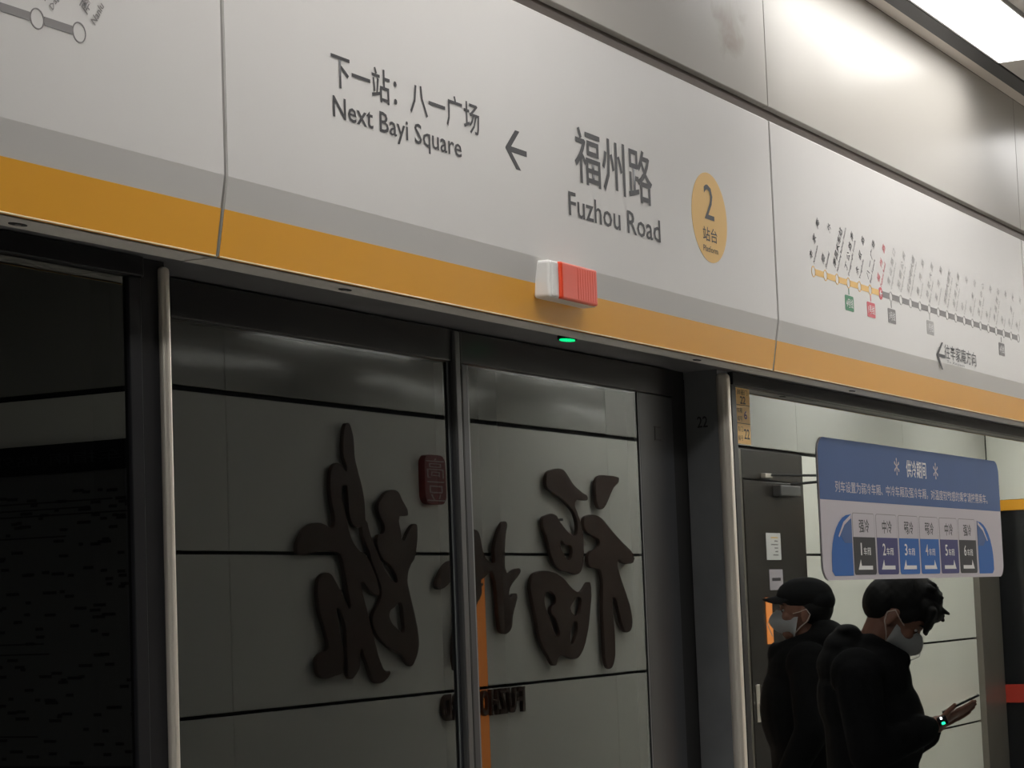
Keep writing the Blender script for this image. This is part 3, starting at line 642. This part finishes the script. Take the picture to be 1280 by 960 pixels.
# ------------------------------------------------------------ blue and white cooling sign
t = thing('car_cooling_sign', 'blue and white sign with six numbered train cars stuck on the right glass', 'sign', (6.6,0.157,1.9))
put(plate_bm(rrect(5.722,7.475,1.735,2.117,0.045,6), 0.158, 0.0030), M['palep'], t, 'board')
Y = 0.1548
put(plate_bm(rrect(5.722,7.475,1.950,2.117,0.045,6,(1,1,0,0)), Y, 0.0004), M['blue1'], t, 'blue_field')
Y2 = Y-0.0006
text('供冷期间', 6.478,6.672,2.032,2.084, M['paper'], t, y=Y2, bold=0.012)
for cx in (6.388,6.768):
    bm = bmesh.new()
    for k in range(3):
        a = math.radians(60*k+30); c, s_ = math.cos(a), math.sin(a)
        p = [(cx+c*r-s_*w_, 2.060+s_*r+c*w_) for r, w_ in ((-0.022,-0.0022),(0.022,-0.0022),(0.022,0.0022),(-0.022,0.0022))]
        merge(bm, plate_bm(p, Y2, 0.0003))
    for k in range(6):
        a = math.radians(60*k+30); q = circ(cx+0.021*math.cos(a), 2.060+0.021*math.sin(a), 0.0048, 8); merge(bm, plate_bm(q, Y2, 0.0004))
    put(bm, M['palep'], t, 'snowflake')
text('列车设置为弱冷车厢、中冷车厢及强冷车厢，对温度较敏感的乘客请按需乘车。', 5.846,7.325,1.971,2.003, M['palep'], t, y=Y2, bold=0.006)
cells = [('强冷','charcoal',-1),('中冷','blue3',-1),('弱冷','blue2',-1),('弱冷','blue2',1),('中冷','blue3',1),('强冷','charcoal',1)]
cw = 0.2010
for i, (s_, m, sg) in enumerate(cells):
    x0 = 5.972+i*cw; x1 = x0+cw-0.014
    put(plate_bm(rrect(x0,x1,1.748,1.919,0.010,3), Y, 0.0002), M['greyp'], t, 'car_outline')
    put(plate_bm(rrect(x0+0.002,x1-0.002,1.750,1.917,0.009,3), Y-0.0002, 0.0002), M['palep'], t, 'car_top')
    put(plate_bm(rrect(x0,x1,1.748,1.852,0.010,3,(0,0,1,1)), Y-0.0004, 0.0002), M[m], t, 'car_body')
    text(s_, x0+0.052, x1-0.048, 1.864, 1.902, M['print'], t, y=Y-0.0008, bold=0.014)
    xc = (x0+x1)/2
    text('%d'%(i+1), xc-(0.036 if i==0 else 0.046), xc-(0.026 if i==0 else 0.020), 1.802, 1.836, M['paper'], t, y=Y-0.0010, bold=0.012)
    text('车厢', xc-0.012, xc+0.050, 1.802, 1.824, M['paper'], t, y=Y-0.0010, bold=0.008)
    q = [(-0.062,1.762),(0.060,1.762),(0.060,1.773),(-0.034,1.773),(-0.040,1.790)]
    q = [(xc+(a if sg<0 else -a), b) for a, b in q]
    put(plate_bm(q, Y-0.0008, 0.0003), M['paper'], t, 'arrow')
def nose(sg, x0, x1, xb):
    q = [(x0,1.746),(x0,1.915)]
    n = 8
    for i in range(n+1):
        a = i/n; q.append((x0+sg*(0.012+(xb-0.012)*math.sin(a*math.pi/2)), 1.913-0.130*(1-math.cos(a*math.pi/2))))
    q += [(x0+sg*xb,1.758),(x0+sg*(xb-0.02),1.746)]
    put(plate_bm(q, Y-0.0004, 0.0003), M['blue2'], t, 'train_nose')
    w_ = [(x0,1.908),(x0,1.862)]+[(x0+sg*0.93*(0.012+(xb-0.012)*math.sin(a*math.pi/2)), 1.903-0.120*(1-math.cos(a*math.pi/2))) for a in (0.25,0.45,0.65,0.8)]
    w_ = [(x0,1.908),(x0+sg*0.06,1.892),(x0+sg*0.105,1.862),(x0+sg*0.06,1.835),(x0,1.835)]
    put(plate_bm(w_, Y-0.0008, 0.0003), M['blue1'], t, 'windscreen')
    s2 = [(x0+sg*0.004,1.903),(x0+sg*0.060,1.884),(x0+sg*0.105,1.850),(x0+sg*0.112,1.853),(x0+sg*0.066,1.892),(x0+sg*0.004,1.913)]
    put(plate_bm(s2, Y-0.0012, 0.0003), M['palep'], t, 'nose_line')
nose(-1, 5.962, 0, 0.172); nose(1, 7.186, 0, 0.172)
# ------------------------------------------------------------ people (they stand on the platform; the glass shows them mirrored)
def ell(bm, c, r, rot=None, u=20, v=12):
    t = bmesh.new(); bmesh.ops.create_uvsphere(t, u_segments=u, v_segments=v, radius=1)
    mx = Matrix.Translation(Vector(c)) @ (rot.to_4x4() if rot else Matrix()) @ Matrix.Diagonal((*r,1))
    merge(bm, t, mx)
def capsule(bm, p0, r0, p1, r1, n=16, sy=1.0):
    """tapered limb between two joints"""
    p0=Vector(p0); p1=Vector(p1); d=p1-p0; L=d.length; q=d.to_track_quat('Z','Y').to_matrix().to_4x4()
    t=bmesh.new(); rows=[]
    for k in range(5): a=math.pi/2*(k/5); rows.append((-r0*math.cos(a), r0*math.sin(a)))
    rows.append((0,r0)); rows.append((L,r1))
    for k in range(1,5): a=math.pi/2*(k/5); rows.append((L+r1*math.sin(a), r1*math.cos(a)))
    rings=[]
    for z,r in rows[1:]:
        rings.append([t.verts.new((r*math.cos(2*math.pi*i/n)*1.0, r*math.sin(2*math.pi*i/n), z)) for i in range(n)])
    for a,b in zip(rings,rings[1:]):
        for i in range(n): t.faces.new((a[i],a[(i+1)%n],b[(i+1)%n],b[i]))
    t.faces.new(rings[0][::-1]); t.faces.new(rings[-1])
    mx = Matrix.Translation(p0) @ q
    bmesh.ops.transform(t, matrix=mx, verts=t.verts)
    if sy != 1.0:
        cy=(p0.y+p1.y)/2
        for v in t.verts: v.co.y = cy+(v.co.y-cy)*sy
    merge(bm, t)
def fuse(name, bm, m, parent, voxel, smooth=3, tweak=None):
    """one continuous skin over everything in bm"""
    me = bpy.data.meshes.new('tmp'); bm.normal_update(); bm.to_mesh(me); bm.free()
    o = bpy.data.objects.new('tmp', me); C.objects.link(o)
    r = o.modifiers.new('r','REMESH'); r.mode='VOXEL'; r.voxel_size=voxel; r.use_smooth_shade=True
    s_ = o.modifiers.new('s','SMOOTH'); s_.iterations=smooth; s_.factor=0.5
    bpy.context.view_layer.update()
    out = bpy.data.meshes.new_from_object(o.evaluated_get(bpy.context.evaluated_depsgraph_get()))
    bpy.data.objects.remove(o); bpy.data.meshes.remove(me); out.materials.clear()
    if tweak:
        for v in out.vertices: v.co = tweak(v.co)
    for p in out.polygons: p.use_smooth=True
    return link(name, out, m, parent)
def head_mx(c, pitch, sc, tilt=0.0):
    return Matrix.Translation(Vector(c)) @ Matrix.Rotation(pitch,4,'Y') @ Matrix.Rotation(tilt,4,'X') @ Matrix.Scale(sc,4)
def head_prims(bm, H):
    t=bmesh.new()
    ell(t,(0.0,0,0.02),(0.096,0.076,0.100)); ell(t,(0.035,0,-0.035),(0.062,0.060,0.080))
    ell(t,(0.055,0,-0.085),(0.036,0.038,0.032)); ell(t,(0.066,0,0.028),(0.030,0.058,0.022))   # jaw, brow
    capsule(t,(0.088,0,0.005),0.009,(0.108,0,-0.030),0.013,10); ell(t,(0.100,0,-0.036),(0.012,0.018,0.009))
    for s_ in (-1,1):
        ell(t,(-0.004,s_*0.076,-0.018),(0.019,0.009,0.032),Matrix.Rotation(s_*0.3,3,'Z')); ell(t,(0.002,s_*0.079,-0.040),(0.010,0.006,0.011))
        ell(t,(0.068,s_*0.036,-0.022),(0.022,0.020,0.018))
    ell(t,(0.088,0,-0.066),(0.014,0.024,0.008)); ell(t,(0.085,0,-0.078),(0.013,0.020,0.007))   # lips
    merge(bm,t,H)
def eyes(par, H):
    for s_ in (-1,1):
        bm=bmesh.new(); ell(bm,(0.080,s_*0.031,0.002),(0.008,0.011,0.005),None,12,8); bmesh.ops.transform(bm,matrix=H,verts=bm.verts)
        o=obj('eye',bm,M['eye'],par,True)
        bm=bmesh.new(); ell(bm,(0.0865,s_*0.031,0.001),(0.003,0.006,0.0055),None,10,6); bmesh.ops.transform(bm,matrix=H,verts=bm.verts); obj('iris',bm,M['hair'],o,True)
        bm=bmesh.new(); tube(bm,[(0.090,s_*0.015,0.022),(0.092,s_*0.034,0.028),(0.080,s_*0.052,0.022)],[0.002,0.0035,0.0015],6); bmesh.ops.transform(bm,matrix=H,verts=bm.verts); obj('eyebrow',bm,M['hair'],par)
def face_mask(par, H):
    """cup mask: pointed shell from nose bridge to under the chin"""
    bm=bmesh.new(); rows=[]; nu,nv=14,10
    for j in range(nv+1):
        v=j/nv; z=0.004-0.122*v
        ridge=0.108+0.040*math.sin(math.pi*min(1,v*1.15))**0.8-0.055*v**2.2
        half=0.030+0.040*math.sin(math.pi*min(1.0,0.15+v*0.75))-0.010*v
        row=[]
        for i in range(nu+1):
            u=(i/nu-0.5)*2; a=abs(u)
            x=ridge-(ridge-0.022-0.02*v)*a**1.35
            row.append(bm.verts.new((x, u*half*1.08, z-0.010*a*(1-v)+0.012*a*v)))
        rows.append(row)
    for a,b in zip(rows,rows[1:]):
        for i in range(nu): bm.faces.new((a[i],a[i+1],b[i+1],b[i]))
    bmesh.ops.solidify(bm, geom=bm.faces[:], thickness=0.002)
    bmesh.ops.recalc_face_normals(bm, faces=bm.faces)
    bmesh.ops.transform(bm,matrix=H,verts=bm.verts)
    o=obj('face_mask',bm,M['mask'],par,True)
    bm=bmesh.new(); tube(bm,[(0.123,0,-0.010),(0.147,0,-0.050),(0.128,0,-0.100)],0.0018,6); bmesh.ops.transform(bm,matrix=H,verts=bm.verts); obj('mask_fold',bm,M['mask'],o)
    for s_ in (-1,1):
        bm=bmesh.new()
        tube(bm,[(0.045,s_*0.062,-0.012),(0.020,s_*0.078,-0.006),(-0.008,s_*0.087,0.004),(-0.022,s_*0.084,-0.018)],0.0022,6)
        tube(bm,[(0.040,s_*0.060,-0.088),(0.020,s_*0.074,-0.066),(-0.008,s_*0.084,-0.044),(-0.022,s_*0.084,-0.018)],0.0022,6)
        bmesh.ops.transform(bm,matrix=H,verts=bm.verts); obj('ear_loop',bm,M['strap'],o)
def hand_prims(bm, wrist, d, up, side, curl, thumb_in, r=0.0082):
    """palm with four separate curled fingers and a thumb leaving its side; d along the fingers, up = back of the hand, side = thumb side"""
    wr=Vector(wrist); d=Vector(d).normalized(); side=Vector(side); side=(side-d*side.dot(d)).normalized(); up=d.cross(side).normalized()
    if up.dot(Vector(up))<0: up=-up
    palm=wr+d*0.05
    R_=Matrix((d,side,up)).transposed()
    ell(bm, wr+d*0.048, (0.050,0.040,0.015), R_, 16, 10); ell(bm, wr+d*0.06, (0.036,0.041,0.013), R_, 16, 10)
    capsule(bm, wr-d*0.03, 0.026, wr+d*0.015, 0.024, 12)
    for k,(off,L) in enumerate(((0.031,0.070),(0.011,0.078),(-0.010,0.073),(-0.029,0.058))):
        p=wr+d*(0.090-0.004*abs(k-1))+side*off; a=curl[0]; dirn=d
        segs=(0.44,0.31,0.25)
        for q,f in enumerate(segs):
            ang=sum(curl[:q+1]); dv=d*math.cos(ang)-up*math.sin(ang)
            p2=p+dv*L*f; capsule(bm,p,r*(1-0.08*q),p2,r*(0.92-0.09*q),10); p=p2
    p=wr+d*0.022+side*0.032; dv=(d*0.75+side*0.65-up*thumb_in*0.3).normalized()
    p2=p+dv*0.040; capsule(bm,p-side*0.010,0.013,p2,0.0105,10)
    dv=(d*0.9+side*(0.1-thumb_in*0.3)-up*thumb_in*0.5).normalized(); p3=p2+dv*0.032; capsule(bm,p2,0.0105,p3,0.0085,10)
def legs_and_shoes(root, stance, m):
    bm=bmesh.new()
    for s_ in (-1,1):
        f=stance*s_
        capsule(bm,(0.0,s_*0.095,0.93),0.105,(f*0.5+0.015,s_*0.105,0.50),0.072); capsule(bm,(f*0.5+0.015,s_*0.105,0.50),0.070,(f,s_*0.11,0.10),0.060)
    ell(bm,(0,0,0.95),(0.125,0.17,0.11)); fuse('trousers',bm,M['trousers'],root,0.012,3)
    for s_ in (-1,1):
        f=stance*s_
        bm=bmesh.new(); ell(bm,(f+0.05,s_*0.115,0.040),(0.145,0.048,0.038)); ell(bm,(f-0.03,s_*0.115,0.070),(0.060,0.044,0.055)); 
        sh=fuse('shoe',bm,M['shoe'],root,0.008,3,lambda c: Vector((c.x,c.y,max(c.z,0.004))))
        bm=bmesh.new(); ell(bm,(f+0.050,s_*0.115,0.010),(0.148,0.050,0.010)); obj('sole',bm,M['rubber'],sh)
def place(root, pos, fwd):
    root.location=(*pos,0); root.rotation_euler=(0,0,math.atan2(fwd[1],fwd[0]))

# man with a phone, head bowed, facing the doors
P2 = thing('person','bareheaded man in black jacket and white mask bowing over his phone','person')
Hm = head_mx((0.128,0,1.618), math.radians(47), 1.22)
bm=bmesh.new(); head_prims(bm,Hm)
capsule(bm,(0.0,0,1.42),0.066,(0.075,0,1.58),0.064)
ell(bm,(0.0,0,1.25),(0.11,0.16,0.20)); ell(bm,(0.0,0,1.00),(0.10,0.15,0.14))
LW=(0.258,0.072,1.195); RW=(0.262,-0.055,1.178)
for s_,el,wr in ((1,(0.0,0.25,1.10),LW),(-1,(0.03,-0.25,1.08),RW)):
    capsule(bm,(-0.02,s_*0.17,1.41),0.050,el,0.042); capsule(bm,el,0.040,wr,0.028)
hand_prims(bm, LW, (0.88,-0.18,0.38), (-0.4,0,-0.9), (0.10,0.90,0.40), (-0.02,-0.08,-0.14), -0.5, 0.0095)
hand_prims(bm, RW, (0.86,0.14,0.40), (-0.4,0,-0.9), (0.10,-0.90,0.40), (0.02,0.06,0.10), 0.5, 0.0095)
fuse('body',bm,M['skin'],P2,0.0042,2)
eyes(P2,Hm); face_mask(P2,Hm)
bm=bmesh.new(); t=bmesh.new()
ell(t,(-0.012,0,0.050),(0.108,0.090,0.090)); ell(t,(-0.052,0,0.010),(0.070,0.086,0.085)); ell(t,(0.055,0,0.080),(0.062,0.082,0.042)); ell(t,(0.020,0,0.105),(0.07,0.075,0.045))
for s_ in (-1,1): ell(t,(0.028,s_*0.066,0.030),(0.030,0.018,0.042))
rr=random.Random(11)
for i in range(34):                                                # locks falling over the forehead and sticking out at the crown
    y=-0.075+0.15*i/33; l=0.04+0.025*rr.random(); x0=0.085+0.012*rr.random()-1.6*y*y
    capsule(t,(x0-0.01,y,0.080),0.016,(x0+0.012+0.008*rr.random(),y+rr.uniform(-0.006,0.006),0.080-l),0.006,8)
for i in range(14):
    a=rr.uniform(-1.2,1.2); b=rr.uniform(0.2,1.5)
    d=Vector((math.cos(b)*math.cos(a),math.sin(a)*0.8,math.sin(b))); c=Vector((0.0,0,0.06))+Vector((d.x*0.100,d.y*0.088,d.z*0.080))
    capsule(t,c-d*0.006,0.016,c+d*0.004+Vector((0.016,0,0.004)),0.006,8)
capsule(t,(0.085,0.03,0.10),0.014,(0.118,0.035,0.112),0.005,8); capsule(t,(0.09,-0.02,0.09),0.016,(0.120,-0.02,0.085),0.007,8)
ell(t,(0.075,0.0,0.082),(0.042,0.070,0.036))
merge(bm,t,Hm); fuse('hair',bm,M['hair'],P2,0.0045,1)
bm=bmesh.new()
capsule(bm,(0.01,0,0.96),0.175,(0.0,0,1.36),0.175,24,1.18); ell(bm,(0.035,0,1.18),(0.185,0.215,0.24)); ell(bm,(-0.03,0,1.30),(0.165,0.215,0.20)); ell(bm,(-0.01,0,1.42),(0.13,0.20,0.09))
for s_,el,wr in ((1,(0.0,0.26,1.10),(0.205,0.105,1.172)),(-1,(0.04,-0.26,1.05),(0.215,-0.090,1.145))):
    ell(bm,(-0.03,s_*0.185,1.39),(0.105,0.085,0.105)); capsule(bm,(-0.03,s_*0.20,1.38),0.090,el,0.078); capsule(bm,el,0.077,wr,0.058)
    for k in range(3): 
        q=Vector(el).lerp(Vector(wr),0.25+0.3*k); ell(bm,q,(0.05,0.078,0.074),Matrix.Rotation(0.4,3,'Y'))
ell(bm,(-0.080,0,1.49),(0.080,0.16,0.070)); ell(bm,(-0.065,0,1.555),(0.050,0.13,0.026))                        # folded hood
capsule(bm,(0.02,0.08,1.50),0.045,(0.135,0.035,1.435),0.040); capsule(bm,(0.02,-0.08,1.50),0.045,(0.135,-0.035,1.435),0.040); capsule(bm,(-0.05,0.07,1.53),0.045,(-0.05,-0.07,1.53),0.045)
ell(bm,(-0.085,0,1.42),(0.105,0.19,0.10))
fuse('hooded_jacket',bm,M['coat'],P2,0.009,3)
for s_,a,b in ((1,(0.205,0.105,1.172),(0.226,0.092,1.182)),(-1,(0.215,-0.090,1.145),(0.236,-0.075,1.157))):
    bm=bmesh.new(); capsule(bm,a,0.044,b,0.040,14); obj('cuff',bm,M['coat2'],P2,True)
legs_and_shoes(P2,0.03,None)
place(P2,(8.48,-0.678),(0.312,0.95))
def at(root_pos, fwd, p):
    a=math.atan2(fwd[1],fwd[0]); return (root_pos[0]+p[0]*math.cos(a)-p[1]*math.sin(a), root_pos[1]+p[0]*math.sin(a)+p[1]*math.cos(a), p[2])
ph=thing('phone','black phone held in the hands of the man with bowed head','phone')
bm=bmesh.new(); add_box(bm,-0.078,0.078,-0.037,0.037,-0.0042,0.0042,0.0035,3); obj('case',bm,M['phone'],ph)
bm=bmesh.new(); add_box(bm,-0.073,0.073,-0.034,0.034,0.0040,0.0046); obj('screen',bm,M['screen'],ph)
ph.location=at((8.48,-0.678),(0.312,0.95),(0.352,0.015,1.263)); ph.rotation_euler=(0,-math.radians(24),math.atan2(0.95,0.312))
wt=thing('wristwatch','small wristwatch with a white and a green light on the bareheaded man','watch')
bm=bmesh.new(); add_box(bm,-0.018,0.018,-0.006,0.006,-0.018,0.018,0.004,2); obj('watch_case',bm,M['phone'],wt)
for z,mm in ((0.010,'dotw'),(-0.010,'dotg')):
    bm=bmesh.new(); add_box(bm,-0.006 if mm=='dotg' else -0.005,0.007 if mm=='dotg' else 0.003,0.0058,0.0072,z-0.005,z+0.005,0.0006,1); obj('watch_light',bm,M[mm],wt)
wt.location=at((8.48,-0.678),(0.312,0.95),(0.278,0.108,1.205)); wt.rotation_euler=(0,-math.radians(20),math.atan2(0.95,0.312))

# man in a cap, facing away from the doors
P1 = thing('person','man in black cap and white mask behind the bareheaded man, facing away','person')
Hm = head_mx((-0.012,0,1.632), math.radians(0), 1.12)
bm=bmesh.new(); head_prims(bm,Hm)
capsule(bm,(-0.03,0,1.44),0.064,(-0.015,0,1.58),0.058)
ell(bm,(0.0,0,1.25),(0.11,0.16,0.20)); ell(bm,(0.0,0,1.00),(0.10,0.15,0.14))
W=((0.10,0.27,0.86),(0.12,-0.27,0.86))
for s_,wr in ((1,W[0]),(-1,W[1])):
    el=(-0.02,s_*0.27,1.12); capsule(bm,(-0.01,s_*0.17,1.41),0.050,el,0.042); capsule(bm,el,0.040,wr,0.028)
    hand_prims(bm, wr, (0.25,0.0,-0.97), None, (0.95,0,0.25), (0.25,0.35,0.3), 0.3)
fuse('body',bm,M['skin'],P1,0.0045,2)
eyes(P1,Hm); face_mask(P1,Hm)
bm=bmesh.new(); t=bmesh.new(); ell(t,(-0.030,0,0.005),(0.085,0.086,0.075)); ell(t,(-0.055,0,-0.03),(0.045,0.070,0.045)); merge(bm,t,Hm); fuse('hair',bm,M['hair'],P1,0.006,2)
bm=bmesh.new(); t=bmesh.new(); ell(t,(-0.004,0,0.058),(0.112,0.094,0.072)); ell(t,(-0.05,0,0.035),(0.074,0.088,0.060)); capsule(t,(0.04,-0.05,0.060),0.030,(0.04,0.05,0.060),0.030); merge(bm,t,Hm)
cp=fuse('cap',bm,M['cap'],P1,0.006,3)
bm=bmesh.new(); n=12; top=[];bot=[]
for i in range(n+1):
    a=math.pi*(i/n-0.5); y=math.sin(a)*0.072; xr=0.075+0.0*i; xf=0.078+0.072*math.cos(a)
    z0=0.062-4.0*y*y
    top.append((bm.verts.new((0.070-2.2*y*y,y,z0+0.003)),bm.verts.new((xf+0.012,y,z0-0.012)))); bot.append((bm.verts.new((0.070-2.2*y*y,y,z0-0.001)),bm.verts.new((xf+0.012,y,z0-0.016))))
for i in range(n):
    bm.faces.new((top[i][0],top[i][1],top[i+1][1],top[i+1][0])); bm.faces.new((bot[i][0],bot[i+1][0],bot[i+1][1],bot[i][1]))
    bm.faces.new((top[i][1],bot[i][1],bot[i+1][1],top[i+1][1])); bm.faces.new((top[i][0],top[i+1][0],bot[i+1][0],bot[i][0]))
bmesh.ops.recalc_face_normals(bm, faces=bm.faces); bmesh.ops.transform(bm,matrix=Hm,verts=bm.verts); obj('brim',bm,M['cap'],cp,True)
bm=bmesh.new()
capsule(bm,(0.0,0,0.86),0.165,(0.0,0,1.36),0.165,24,1.22); ell(bm,(0.03,0,1.20),(0.175,0.215,0.26)); ell(bm,(-0.04,0,1.28),(0.16,0.21,0.20)); ell(bm,(-0.01,0,1.42),(0.13,0.205,0.09))
for s_,wr in ((1,(0.085,0.272,0.90)),(-1,(0.105,-0.272,0.90))):
    el=(-0.02,s_*0.28,1.12); ell(bm,(-0.02,s_*0.185,1.40),(0.10,0.085,0.10)); capsule(bm,(-0.02,s_*0.20,1.38),0.088,el,0.075); capsule(bm,el,0.074,wr,0.055)
ell(bm,(-0.10,0,1.50),(0.095,0.15,0.090)); ell(bm,(-0.085,0,1.565),(0.05,0.11,0.030))
capsule(bm,(-0.06,0.075,1.50),0.05,(0.09,0.04,1.455),0.045); capsule(bm,(-0.06,-0.075,1.50),0.05,(0.09,-0.04,1.455),0.045)
ell(bm,(0.115,0.0,1.44),(0.045,0.07,0.06))
fuse('padded_coat',bm,M['coat2'],P1,0.009,3)
legs_and_shoes(P1,0.10,None)
place(P1,(9.51,-1.31),(-0.342,-0.94))
